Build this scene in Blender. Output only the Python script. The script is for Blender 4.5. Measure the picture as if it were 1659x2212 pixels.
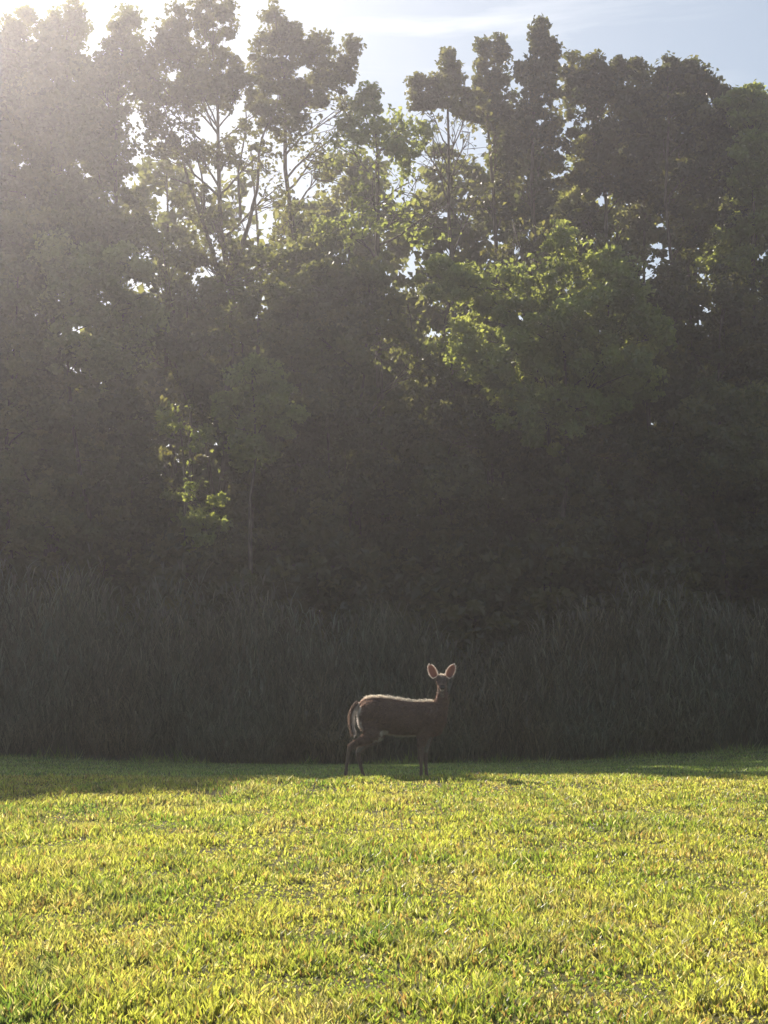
import bpy, math
import numpy as np
from mathutils import Vector
R = math.radians
for o in list(bpy.data.objects): bpy.data.objects.remove(o)
sc = bpy.context.scene
COL = sc.collection

# ------------------------------------------------------------ camera, sky, sun, exposure
CAM_H = 1.5
PITCH = R(4.86)
cam = bpy.data.cameras.new('camera')
cam.sensor_fit = 'VERTICAL'; cam.sensor_height = 24.0; cam.sensor_width = 18.0
cam.lens = 4000.0 / 2600.0 * 24.0
cam.clip_start = 0.1; cam.clip_end = 5000
co = bpy.data.objects.new('camera', cam); COL.objects.link(co)
co.location = (0, 0, CAM_H); co.rotation_euler = (R(90) + PITCH, 0, 0)
sc.camera = co

SUN_AZ, SUN_EL = R(26), R(32)        # azimuth is measured to the left of straight ahead
SUN = np.array([-math.sin(SUN_AZ) * math.cos(SUN_EL), math.cos(SUN_AZ) * math.cos(SUN_EL), math.sin(SUN_EL)])

w = bpy.data.worlds.new('World'); sc.world = w; w.use_nodes = True
nt = w.node_tree; nt.nodes.clear()
out = nt.nodes.new('ShaderNodeOutputWorld'); bg = nt.nodes.new('ShaderNodeBackground')
sky = nt.nodes.new('ShaderNodeTexSky'); sky.sky_type = 'NISHITA'; sky.sun_disc = False
sky.sun_elevation = SUN_EL; sky.sun_rotation = -SUN_AZ
sky.air_density = 1.0; sky.dust_density = 1.1; sky.ozone_density = 1.0
bg.inputs['Strength'].default_value = 0.05
tc = nt.nodes.new('ShaderNodeTexCoord')
mp = nt.nodes.new('ShaderNodeMapping'); mp.inputs['Rotation'].default_value = (0.0, R(-28), R(20))
mp.inputs['Scale'].default_value = (3.0, 3.0, 24.0)
n1 = nt.nodes.new('ShaderNodeTexNoise'); n1.inputs['Scale'].default_value = 1.6; n1.inputs['Detail'].default_value = 6; n1.inputs['Roughness'].default_value = 0.55
n1.inputs['Distortion'].default_value = 0.5
n2 = nt.nodes.new('ShaderNodeTexNoise'); n2.inputs['Scale'].default_value = 3.5; n2.inputs['Detail'].default_value = 2
r1 = nt.nodes.new('ShaderNodeValToRGB'); r1.color_ramp.elements[0].position = 0.54; r1.color_ramp.elements[1].position = 0.82
r2 = nt.nodes.new('ShaderNodeValToRGB'); r2.color_ramp.elements[0].position = 0.38; r2.color_ramp.elements[1].position = 0.68
mul = nt.nodes.new('ShaderNodeMath'); mul.operation = 'MULTIPLY'
mul2 = nt.nodes.new('ShaderNodeMath'); mul2.operation = 'MULTIPLY'; mul2.inputs[1].default_value = 0.45
mix = nt.nodes.new('ShaderNodeMixRGB'); mix.inputs['Color2'].default_value = (17.0, 16.6, 16.0, 1)
L = nt.links.new
L(tc.outputs['Generated'], mp.inputs['Vector']); L(mp.outputs['Vector'], n1.inputs['Vector']); L(tc.outputs['Generated'], n2.inputs['Vector'])
L(n1.outputs['Fac'], r1.inputs['Fac']); L(n2.outputs['Fac'], r2.inputs['Fac'])
L(r1.outputs['Color'], mul.inputs[0]); L(r2.outputs['Color'], mul.inputs[1]); L(mul.outputs[0], mul2.inputs[0])
veil = nt.nodes.new('ShaderNodeMixRGB'); veil.inputs['Fac'].default_value = 0.28; veil.inputs['Color2'].default_value = (7.0, 8.2, 8.9, 1)   # thin high cloud all over
L(sky.outputs['Color'], veil.inputs['Color1'])
L(mul2.outputs[0], mix.inputs['Fac']); L(veil.outputs['Color'], mix.inputs['Color1'])
L(mix.outputs['Color'], bg.inputs['Color']); L(bg.outputs['Background'], out.inputs['Surface'])

sl = bpy.data.lights.new('sun', 'SUN'); sl.energy = 5.0; sl.angle = R(0.53); sl.color = (1.0, 0.90, 0.76)
so = bpy.data.objects.new('sun', sl); COL.objects.link(so)
so.rotation_euler = Vector(SUN).to_track_quat('Z', 'Y').to_euler()
sc.view_settings.view_transform = 'Standard'; sc.view_settings.look = 'None'
sc.view_settings.exposure = 1.0; sc.view_settings.gamma = 1.0; sc.view_settings.use_curve_mapping = False
sc.cycles.volume_bounces = 1; sc.cycles.max_bounces = 8; sc.cycles.transmission_bounces = 4
sc.cycles.sample_clamp_indirect = 6

# ------------------------------------------------------------ helpers
FD = 4000.0 / 1.17541                 # focal length in pixels of a 1659 x 2212 view
def at(px, py, Y):
    """point at depth Y seen at (px, py) of the 1659 x 2212 view"""
    u = (px - 829.5) / FD; v = (1106 - py) / FD
    dy = math.cos(PITCH) - v * math.sin(PITCH); dz = math.sin(PITCH) + v * math.cos(PITCH)
    return np.array([u * Y / dy, Y, CAM_H + dz * Y / dy])

_perm = np.random.default_rng(77).random((256, 256))
def vnoise(x, y):
    xi = np.floor(x).astype(int); yi = np.floor(y).astype(int)
    fx = x - xi; fy = y - yi
    fx = fx * fx * (3 - 2 * fx); fy = fy * fy * (3 - 2 * fy)
    g = lambda a, b: _perm[a & 255, b & 255]
    return (g(xi, yi) * (1 - fx) + g(xi + 1, yi) * fx) * (1 - fy) + (g(xi, yi + 1) * (1 - fx) + g(xi + 1, yi + 1) * fx) * fy
def fbm(x, y, o=4):
    s = 0; a = 0.5; t = 0
    for i in range(o):
        s = s + a * vnoise(x * 2 ** i + 17.3 * i, y * 2 ** i + 9.1 * i); t += a; a *= 0.55
    return s / t

def ground_z(x, y):
    x = np.asarray(x, float); y = np.asarray(y, float)
    zb = -1.72 + 0.55 * np.clip((x + 1.0) / 11.0, -2.2, 2.2) ** 2
    zb = np.minimum(zb, -0.2)
    t = np.clip((y - 17.6) / 25.4, 0, 1.0)
    t = t * 0.93 + 0.07 * t * t
    z = zb * t
    z = z + 0.10 * (fbm(x * 0.22 + 5, y * 0.22, 2) - 0.5) * np.clip((y - 3) / 6, 0, 1) * np.clip((60 - y) / 20, 0, 1)
    z = z + 0.05 * (fbm(x * 1.1, y * 1.1 + 40, 3) - 0.5) * np.clip((30 - y) / 10, 0, 1)
    return z

def mesh_raw(name, V, F, mats, colors=None, smooth=False, mat_idx=None):
    """F: an (n, k) array of faces, or a list of such arrays"""
    me = bpy.data.meshes.new(name)
    V = np.ascontiguousarray(V, dtype=np.float32)
    if not isinstance(F, list): F = [F]
    F = [np.asarray(f) for f in F if len(f)]
    loops = np.concatenate([f.ravel() for f in F]).astype(np.int32)
    tot = np.concatenate([np.full(len(f), f.shape[1]) for f in F]).astype(np.int32)
    start = (np.cumsum(tot) - tot).astype(np.int32)
    me.vertices.add(len(V)); me.vertices.foreach_set('co', V.ravel())
    me.loops.add(len(loops)); me.loops.foreach_set('vertex_index', loops)
    me.polygons.add(len(tot)); me.polygons.foreach_set('loop_start', start); me.polygons.foreach_set('loop_total', tot)
    for m in (mats if isinstance(mats, (list, tuple)) else [mats]): me.materials.append(m)
    if mat_idx is not None: me.polygons.foreach_set('material_index', np.asarray(mat_idx, np.int32))
    me.polygons.foreach_set('use_smooth', np.full(len(tot), bool(smooth)))
    if colors is not None:
        ca = me.color_attributes.new('tint', 'FLOAT_COLOR', 'POINT')
        c = np.ones((len(V), 4), np.float32); c[:, :3] = colors
        ca.data.foreach_set('color', c.ravel())
    me.update(calc_edges=True); me.validate()
    return me

def link(name, me, parent=None, loc=None):
    o = bpy.data.objects.new(name, me); COL.objects.link(o)
    if parent is not None: o.parent = parent
    if loc is not None: o.location = loc
    return o
def thing(name, label, cat, loc, group=None):
    o = bpy.data.objects.new(name, None); COL.objects.link(o); o.location = loc
    o.empty_display_size = 0.3
    o['label'] = label; o['category'] = cat
    if group: o['group'] = group
    return o

def nrm(a): return a / np.maximum(np.linalg.norm(a, axis=-1, keepdims=True), 1e-9)

def tube(P, rad, sides=7, r2=None, cap=True):
    """tapered tube along P; rad may be given in two directions"""
    P = np.asarray(P, float); n = len(P); rad = np.asarray(rad, float)
    r2 = rad if r2 is None else np.asarray(r2, float)
    T = nrm(np.gradient(P, axis=0))
    ref = np.array([0, 1.0, 0]) if abs(T[:, 1]).mean() < 0.8 else np.array([1.0, 0, 0])
    A = nrm(np.cross(T, ref)); B = np.cross(T, A)
    a = np.linspace(0, 2 * np.pi, sides, endpoint=False)
    V = P[:, None] + A[:, None] * (np.cos(a)[None, :, None] * rad[:, None, None]) + B[:, None] * (np.sin(a)[None, :, None] * r2[:, None, None])
    V = V.reshape(-1, 3)
    i = np.arange(n - 1)[:, None] * sides; j = np.arange(sides)[None]; k = (j + 1) % sides
    F = np.stack([i + j, i + k, i + sides + k, i + sides + j], -1).reshape(-1, 4)
    if cap:
        V = np.vstack([V, P[0], P[-1]])
        c0, c1 = n * sides, n * sides + 1
        j = np.arange(sides); k = (j + 1) % sides
        T3 = np.vstack([np.stack([k, j, np.full(sides, c0)], 1), np.stack([(n - 1) * sides + j, (n - 1) * sides + k, np.full(sides, c1)], 1)])
    else: T3 = np.zeros((0, 3), int)
    return V, F, T3
def join(parts):
    V, Q, T, o = [], [], [], 0
    for v, q, t in parts:
        V.append(v); Q.append(q + o); T.append(t + o); o += len(v)
    return np.vstack(V), np.vstack(Q), np.vstack(T)

# ------------------------------------------------------------ materials
def new_mat(name):
    m = bpy.data.materials.new(name); m.use_nodes = True
    t = m.node_tree; t.nodes.clear()
    return m, t, t.nodes.new('ShaderNodeOutputMaterial')
def leaf_material(name, trans=0.5, gloss=0.06, rough=0.45, tmul=(1.5, 1.5, 0.9)):
    m, t, o = new_mat(name); l = t.links.new
    at_ = t.nodes.new('ShaderNodeAttribute'); at_.attribute_name = 'tint'
    d = t.nodes.new('ShaderNodeBsdfDiffuse'); tr = t.nodes.new('ShaderNodeBsdfTranslucent'); g = t.nodes.new('ShaderNodeBsdfGlossy')
    g.inputs['Roughness'].default_value = rough; g.inputs['Color'].default_value = (0.8, 0.8, 0.8, 1)
    mm = t.nodes.new('ShaderNodeMixRGB'); mm.blend_type = 'MULTIPLY'; mm.inputs['Fac'].default_value = 1; mm.inputs['Color2'].default_value = (*tmul, 1)
    l(at_.outputs['Color'], d.inputs['Color']); l(at_.outputs['Color'], mm.inputs['Color1']); l(mm.outputs['Color'], tr.inputs['Color'])
    m1 = t.nodes.new('ShaderNodeMixShader'); m1.inputs['Fac'].default_value = trans
    m2 = t.nodes.new('ShaderNodeMixShader'); m2.inputs['Fac'].default_value = gloss
    l(d.outputs[0], m1.inputs[1]); l(tr.outputs[0], m1.inputs[2]); l(m1.outputs[0], m2.inputs[1]); l(g.outputs[0], m2.inputs[2])
    l(m2.outputs[0], o.inputs['Surface'])
    return m
M_LEAF = leaf_material('broad_leaf', 0.5, 0.05, 0.4, (4.7, 3.8, 2.3))
M_GRASS = leaf_material('grass_blade', 0.60, 0.05, 0.45, (1.95, 2.02, 1.15))
M_REED = leaf_material('reed_leaf', 0.35, 0.04, 0.5, (1.3, 1.3, 0.9))
M_FUR = leaf_material('deer_hair', 0.55, 0.05, 0.5, (2.1, 1.95, 1.85))

def bark_material():
    m, t, o = new_mat('bark'); l = t.links.new
    tcn = t.nodes.new('ShaderNodeTexCoord'); mp_ = t.nodes.new('ShaderNodeMapping'); mp_.inputs['Scale'].default_value = (9, 9, 1.4)
    n = t.nodes.new('ShaderNodeTexNoise'); n.inputs['Scale'].default_value = 2.4; n.inputs['Detail'].default_value = 7
    r = t.nodes.new('ShaderNodeValToRGB'); r.color_ramp.elements[0].position = 0.35; r.color_ramp.elements[1].position = 0.72
    r.color_ramp.elements[0].color = (0.05, 0.037, 0.028, 1); r.color_ramp.elements[1].color = (0.20, 0.16, 0.125, 1)
    b = t.nodes.new('ShaderNodeBump'); b.inputs['Strength'].default_value = 0.8; b.inputs['Distance'].default_value = 0.03
    p = t.nodes.new('ShaderNodeBsdfPrincipled'); p.inputs['Roughness'].default_value = 0.9
    l(tcn.outputs['Object'], mp_.inputs['Vector']); l(mp_.outputs['Vector'], n.inputs['Vector']); l(n.outputs['Fac'], r.inputs['Fac'])
    l(r.outputs['Color'], p.inputs['Base Color']); l(n.outputs['Fac'], b.inputs['Height']); l(b.outputs['Normal'], p.inputs['Normal'])
    l(p.outputs[0], o.inputs['Surface']); return m
M_BARK = bark_material()

def ground_material():
    m, t, o = new_mat('lawn_soil'); l = t.links.new
    tcn = t.nodes.new('ShaderNodeTexCoord')
    a = t.nodes.new('ShaderNodeAttribute'); a.attribute_name = 'tint'
    n = t.nodes.new('ShaderNodeTexNoise'); n.inputs['Scale'].default_value = 30; n.inputs['Detail'].default_value = 8; n.inputs['Roughness'].default_value = 0.7
    r = t.nodes.new('ShaderNodeValToRGB'); r.color_ramp.elements[0].position = 0.3; r.color_ramp.elements[1].position = 0.75
    r.color_ramp.elements[0].color = (0.45, 0.45, 0.45, 1); r.color_ramp.elements[1].color = (1.6, 1.6, 1.6, 1)
    mm = t.nodes.new('ShaderNodeMixRGB'); mm.blend_type = 'MULTIPLY'; mm.inputs['Fac'].default_value = 1
    b = t.nodes.new('ShaderNodeBump'); b.inputs['Strength'].default_value = 0.9; b.inputs['Distance'].default_value = 0.02
    p = t.nodes.new('ShaderNodeBsdfPrincipled'); p.inputs['Roughness'].default_value = 0.95; p.inputs['Specular IOR Level'].default_value = 0.15
    l(tcn.outputs['Object'], n.inputs['Vector']); l(n.outputs['Fac'], r.inputs['Fac']); l(a.outputs['Color'], mm.inputs['Color1']); l(r.outputs['Color'], mm.inputs['Color2'])
    l(mm.outputs['Color'], p.inputs['Base Color']); l(n.outputs['Fac'], b.inputs['Height']); l(b.outputs['Normal'], p.inputs['Normal'])
    l(p.outputs[0], o.inputs['Surface']); return m
M_GROUND = ground_material()

def plain(name, col, rough=0.5, spec=0.5):
    m, t, o = new_mat(name)
    p = t.nodes.new('ShaderNodeBsdfPrincipled'); p.inputs['Base Color'].default_value = (*col, 1)
    n = t.nodes.new('ShaderNodeTexNoise'); n.inputs['Scale'].default_value = 60; n.inputs['Detail'].default_value = 3
    b = t.nodes.new('ShaderNodeBump'); b.inputs['Strength'].default_value = 0.2; b.inputs['Distance'].default_value = 0.002
    t.links.new(n.outputs['Fac'], b.inputs['Height']); t.links.new(b.outputs['Normal'], p.inputs['Normal'])
    p.inputs['Roughness'].default_value = rough; p.inputs['Specular IOR Level'].default_value = spec
    t.links.new(p.outputs[0], o.inputs['Surface']); return m

# ------------------------------------------------------------ ground
def axis(a, b, core, step_in, n_out):
    inner = np.arange(core[0], core[1] + 1e-6, step_in)
    lo = core[0] - np.geomspace(1, core[0] - a + 1, n_out)[1:] + 1
    hi = core[1] + np.geomspace(1, b - core[1] + 1, n_out)[1:] - 1
    return np.concatenate([lo[::-1], inner, hi])
gx = axis(-300, 300, (-14, 14), 0.20, 26); gy = axis(-200, 400, (2, 46), 0.20, 26)
GX, GY = np.meshgrid(gx, gy)
GZ = ground_z(GX, GY)
V = np.stack([GX, GY, GZ], -1).reshape(-1, 3)
nx, ny = len(gx), len(gy)
i, j = np.meshgrid(np.arange(nx - 1), np.arange(ny - 1))
b0 = (j * nx + i).ravel(); F = np.stack([b0, b0 + 1, b0 + nx + 1, b0 + nx], 1)
wood = np.clip((V[:, 1] - 39.2) / 1.0, 0, 1)[:, None]
pat = fbm(V[:, 0] * 0.7, V[:, 1] * 0.7, 4)[:, None]
lawn = np.array([0.060, 0.062, 0.020]) * (1 - pat) + np.array([0.14, 0.12, 0.045]) * pat
litter = np.array([0.055, 0.040, 0.025]) * np.ones_like(lawn)
g = link('ground', mesh_raw('ground', V, F, M_GROUND, lawn * (1 - wood) + litter * wood, True)); g['kind'] = 'structure'

# ------------------------------------------------------------ grass
def grass_mesh(name, xy, h, wd, lean, col, seed, seg=True):
    r = np.random.default_rng(seed); n = len(h)
    x, y = xy[:, 0], xy[:, 1]; z = ground_z(x, y) - 0.006
    base = np.stack([x, y, z], 1)
    ang = r.random(n) * 2 * np.pi; side = np.stack([np.cos(ang), np.sin(ang), np.zeros(n)], 1)
    la = r.random(n) * 2 * np.pi
    ld = np.stack([np.cos(la), np.sin(la), np.zeros(n)], 1) * lean[:, None]
    up = np.array([0, 0, 1.0])
    hw = (wd / 2)[:, None]; H = h[:, None]
    p1 = base + (up * 0.55 + ld * 0.35) * H; p2 = base + (up * 0.98 + ld * 1.15) * H
    if seg:
        V = np.stack([base - side * hw * 0.7, base + side * hw * 0.7, p1 + side * hw, p1 - side * hw, p2], 1).reshape(-1, 3)
        k = np.arange(n)[:, None] * 5
        F = [k + np.array([0, 1, 2, 3]), k + np.array([3, 2, 4])]
        C = np.repeat(col, 5, 0)
    else:
        V = np.stack([base - side * hw, base + side * hw, p2], 1).reshape(-1, 3)
        F = [np.arange(n)[:, None] * 3 + np.array([0, 1, 2])]; C = np.repeat(col, 3, 0)
    return mesh_raw(name, V, F, M_GRASS, C)
def scatter(n, y0, y1, half, dens_pow, seed):
    r = np.random.default_rng(seed)
    u = r.random(n); q = 2 - dens_pow
    y = (y0 ** q + u * (y1 ** q - y0 ** q)) ** (1 / q)
    x = (r.random(n) * 2 - 1) * half * y
    return x, y, r
def grass_tint(x, y, r):
    n = len(x)
    green = np.array([0.12, 0.185, 0.032]); lime = np.array([0.31, 0.31, 0.075]); straw = np.array([0.33, 0.26, 0.13]); deep = np.array([0.045, 0.10, 0.03]); rust = np.array([0.24, 0.13, 0.07])
    a = np.clip(fbm(x * 1.3 + 3, y * 0.9, 4) * 2.0 - 0.25 + r.normal(0, .3, n), 0, 1)[:, None]
    c = green * (1 - a) + lime * a
    s = np.clip(fbm(x * 3.3 + 60, y * 2.3 + 31, 4) * 4.2 - 2.15 + r.normal(0, .4, n), 0, 1)[:, None] * 0.65
    c = c * (1 - s) + straw * s
    s = np.clip(fbm(x * 2.6 + 91, y * 1.7 + 11, 4) * 5 - 3.1 + r.normal(0, .25, n), 0, 1)[:, None] * 0.6
    c = c * (1 - s) + deep * s
    s = (r.random(n) < 0.11)[:, None] * 0.8
    c = c * (1 - s) + rust * s
    s = (r.random(n) < 0.09)[:, None] * 0.8
    c = c * (1 - s) + np.array([0.42, 0.36, 0.24]) * s
    s = (r.random(n) < 0.15)[:, None] * 0.85
    c = c * (1 - s) + np.array([0.07, 0.075, 0.045]) * s
    return c * (0.62 + 0.8 * r.random((n, 1)))
x, y, r = scatter(310000, 5.2, 19.6, 0.33, 1.25, 5)
# gather blades into tufts
ci_, cj_ = np.floor(x / 0.075).astype(int), np.floor(y / 0.075).astype(int)
tx = (ci_ + _perm[ci_ * 7 & 255, (cj_ * 13 + ci_) & 255]) * 0.075; ty = (cj_ + _perm[(ci_ * 11 + cj_) & 255, cj_ * 5 & 255]) * 0.075
k = r.random(len(x)) * 0.5
x = x * (1 - k) + tx * k; y = y * (1 - k) + ty * k
bare = fbm(x * 1.7 + 20, y * 1.1 + 7, 4)
keep = r.random(len(x)) > np.clip((0.33 - bare) * 7, 0, 0.85)
x, y, bare = x[keep], y[keep], bare[keep]
n = len(x)
hn = fbm(x * 2.8 + 9, y * 2.2 + 3, 4)
h = (0.019 + 0.046 * np.clip(hn * 2.9 - 0.9, 0, 1.1)) * (0.6 + 0.8 * r.random(n))
wd = (0.0055 + 0.008 * r.random(n)) * (0.85 + y / 28)
lean = 0.12 + 0.75 * r.random(n) ** 1.6
me = grass_mesh('lawn_grass', np.stack([x, y], 1), h, wd, lean, grass_tint(x, y, r), 6)
o = link('lawn_grass', me); o['kind'] = 'stuff'; o['label'] = 'mown yellow green grass glowing in low sun across the foreground'; o['category'] = 'grass'
x, y, r = scatter(110000, 19.4, 39.8, 0.33, 1.0, 8)
n = len(x)
h = 0.03 + 0.035 * r.random(n)
h = h * (1 + 9 * np.clip((y - 36.9) / 1.4, 0, 1) * np.clip(fbm(x * 1.6, y * 1.2 + 8, 3) * 2.4 - .8, 0, 1) * r.random(n))
me = grass_mesh('shaded_lawn_grass', np.stack([x, y], 1), h, 0.02 + 0.012 * r.random(n), 0.3 + 0.5 * r.random(n), grass_tint(x, y, r) * np.array([.75, .95, 1.1]), 9, False)  # tint cooled and darkened: shade painted into the blades
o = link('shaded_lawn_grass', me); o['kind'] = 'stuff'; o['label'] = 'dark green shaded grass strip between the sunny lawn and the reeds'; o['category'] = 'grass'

# ------------------------------------------------------------ trees
# places the low sun reaches through openings in the crowns: (point, radius, share of leaves missing on the way)
TUNNELS = [(at(1210, 515, 41.2), 1.75, .98), (at(1120, 560, 41.2), 1.0, .95), (at(990, 725, 41.4), .95, .97), (at(880, 370, 45), 1.5, .7), (at(660, 490, 44.5), 1.6, .75),
           (at(380, 890, 41.4), .75, .97), (at(435, 1050, 41.4), .95, .97), (at(920, 850, 41.4), .8, .9), (at(540, 820, 41.4), .8, .5),
           (at(430, 700, 41.4), .6, .8), (at(820, 450, 44), 1.5, .85), (at(1230, 640, 41.4), .5, .8),
           (at(560, 560, 43), 1.0, .7), (at(940, 460, 43), 1.0, .7),
           (np.array([1.2, 38.0, -1.4]), .5, .8), (np.array([3.3, 37.0, -1.3]), .35, .7)]
def sun_gaps(P, r):
    keep = np.ones(len(P), bool)
    for c, rad, a in TUNNELS:
        d = P - c; s = d @ SUN
        q = np.linalg.norm(d - s[:, None] * SUN, axis=1)
        wob = 0.75 + 0.5 * vnoise(P[:, 0] * 1.8 + 40, P[:, 2] * 1.8 + 70)
        keep &= ~((s > 0.12 + rad * 0.12) & (q < rad * wob) & (r.random(len(P)) < a))
    return keep

def leaf_geo(C, ln, wd, r, up=0.5, droop=0.25):
    n = len(C)
    N = nrm(r.normal(size=(n, 3)) + np.array([0, 0, up]))
    A = nrm(np.cross(N, r.normal(size=(n, 3)))); A[:, 2] -= droop; A = nrm(A)
    B = nrm(np.cross(N, A)); N = np.cross(A, B)
    l = ln[:, None]; w_ = wd[:, None]
    fold = N * (w_ * 0.18)
    V = np.stack([C - A * l * .5, C + B * w_ * .5 - A * l * .06 + fold, C + A * l * .5 - N * l * .08, C - B * w_ * .5 - A * l * .06 + fold], 1).reshape(-1, 3)
    F = np.arange(n)[:, None] * 4 + np.array([0, 1, 2, 3])
    return V, F

def wander(p, q, r, n=6, amp=0.05):
    t = np.linspace(0, 1, n)[:, None]; P = p * (1 - t) + q * t
    d = np.linalg.norm(q - p); w_ = r.normal(size=(n, 3)) * amp * d; w_[0] = 0; w_[-1] = 0
    w_ = (w_ + np.roll(w_, 1, 0) + np.roll(w_, -1, 0)) / 3; w_[0] = 0; w_[-1] = 0
    return P + w_

STAT = [0]
GT = 'tall trees of the wood edge'; GU = 'lower trees in front of the tall ones'
def make_tree(name, label, cat, Y, trunk_x, lobes, seed, base_r=0.16, dens=1.0, leaf=0.165, tint=(0.055, 0.085, 0.025), group=None,
              trunk_top=None, forks=None, clump=0.5, deep=1.1, gaps=True, world=False, droop=0.25, var=0.35):
    """lobes: (px, py, rx, ry[, density]) in the 1659 x 2212 view at depth Y, or metres (x, z, rx, rz) with world=True"""
    r = np.random.default_rng(seed)
    if group == GT:
        rs = np.random.default_rng(seed + 5000); extra = []
        for lb in lobes[:8]:
            for _ in range(5):
                a = rs.uniform(-.15, 1.15) * math.pi; f = rs.uniform(.72, .95)
                extra.append((lb[0] + math.cos(a) * lb[2] * f * .9, lb[1] - math.sin(a) * lb[3] * f, rs.uniform(7, 14), rs.uniform(11, 25), lb[4] if len(lb) > 4 else 1.0))
        lobes = list(lobes) + extra
    L3 = []
    for lb in lobes:
        d = lb[4] if len(lb) > 4 else 1.0
        if world: c = np.array([lb[0], Y, lb[1]]); rx, rz = lb[2], lb[3]
        else: c = at(lb[0], lb[1], Y); s = Y / FD; rx, rz = lb[2] * s, lb[3] * s
        ry = min(max(rx * deep, rz * 0.5), 2.6)
        c = c + np.array([0, r.uniform(-.5, .5) * min(ry, 1.2), 0])
        L3.append((c, np.array([rx, ry, rz]), d))
    bx = trunk_x if world else at(trunk_x, 1640, Y)[0]
    base = np.array([bx, Y, float(ground_z(bx, Y)) - 0.1])
    T = thing(name, label, cat, base, group)
    # trunk
    zs = [c[2] + s[2] * 0.4 for c, s, d in L3]; itop = int(np.argmax(zs))
    topc, tops, _ = L3[itop]
    top = topc + np.array([0, 0, tops[2] * 0.5]) if trunk_top is None else np.array(trunk_top)
    P = wander(base, top, r, 10, 0.018); Hh = top[2] - base[2]
    rad = base_r * (1 - 0.86 * np.linspace(0, 1, 10) ** 0.9); rad[0] *= 1.35
    v, q, t = tube(P - base, rad, 9)
    link('trunk', mesh_raw('trunk', v, [q, t], M_BARK, None, True), T)
    # limbs
    pts, leafc, leafs = [], [], []
    for idx, (c, s, d) in enumerate(L3):
        small = s[0] < .22
        nb = 1 if not (len(L3) == 1) else 3
        zt = max(base[2] + Hh * 0.12, c[2] - s[2] * 0.4 - 0.5 * abs(c[0] - bx) - 0.3)
        f = np.clip((zt - base[2]) / Hh, 0.08, 0.93)
        k = f * 9; a0 = int(k); st = P[a0] * (1 - (k - a0)) + P[min(a0 + 1, 9)] * (k - a0)
        rr = np.interp(f, np.linspace(0, 1, 10), rad) * 0.6
        geo = []
        LB = wander(st, c + np.array([0, 0, s[2] * .35]), r, 7, 0.05)
        geo.append(tube(LB - base, rr * (1 - 0.8 * np.linspace(0, 1, 7)), 6))
        # clumps
        area = math.pi * s[0] * s[2]
        nc = max(5, int(area / (clump * clump) * 1.5))
        U = nrm(r.normal(size=(nc, 3))) * (r.random((nc, 1)) ** 0.42)
        U[:, :2] *= (1 - .5 * np.maximum(U[:, 2:], 0))
        out_ = r.random(nc) < .22; U[out_] *= 1.22
        CC = c + U * s * np.array([.93, .93, .93])
        cr = clump * (0.5 + 0.7 * r.random(nc))
        cr[out_] *= .6
        if small: cr = .16 + .14 * r.random(nc)
        for m in range(0 if small else min(nc, 14)):
            k = r.integers(2, 7); geo.append(tube(wander(LB[k], CC[m], r, 4, .08) - base, rr * .28 * (1 - .8 * np.linspace(0, 1, 4)) + .004, 4, cap=False))
        v, q, t = join(geo)
        if not small: link('branch', mesh_raw('branch', v, [q, t], M_BARK, None, True), T)
        nl = int(area * 1200 * (0.12 / leaf) ** 2 * dens * d)
        ci = r.integers(0, nc, nl)
        off = nrm(r.normal(size=(nl, 3))) * (r.random((nl, 1)) ** 0.5) * cr[ci][:, None] * np.array([1.1, 1.1, .72])
        pts.append(CC[ci] + off); leafc.append(ci * 0.37 + idx * 7.7)
    if forks:
        for (ax, ay, bx2, by2, r0, r1) in forks:
            a = at(ax, ay, Y); b = at(bx2, by2, Y); n_ = 8
            PP = wander(a, b, r, n_, .03)
            link('branch', mesh_raw('branch', *(lambda t: (t[0], [t[1], t[2]]))(tube(PP - base, np.linspace(r0, r1, n_), 7)), M_BARK, None, True), T)
    Pn = np.vstack(pts); cid = np.concatenate(leafc)
    if gaps:
        kp = sun_gaps(Pn, r); Pn = Pn[kp]; cid = cid[kp]
    n = len(Pn)
    ln = leaf * (0.7 + 0.6 * r.random(n)); wd = ln * (0.62 + 0.2 * r.random(n))
    V, F = leaf_geo(Pn - base, ln, wd, r, droop=droop)
    cv = np.sin(cid * 12.9898) * 43758.5453; cv = (cv - np.floor(cv))[:, None]
    col = np.array(tint) * (1 - var + 2 * var * (0.55 * cv + 0.45 * r.random((n, 1))))
    yel = np.clip(cv * 1.3 - 0.6, 0, 1) * 0.35
    col = col * (1 - yel) + np.array([0.11, 0.11, 0.022]) * yel
    link('crown', mesh_raw('crown', V, F, M_LEAF, np.repeat(col, 4, 0)), T)
    STAT[0] += n
    return T

DK = (0.044, 0.056, 0.026); MG = (0.058, 0.078, 0.032); LG = (0.095, 0.135, 0.045); NK = (0.026, 0.036, 0.016)
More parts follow.
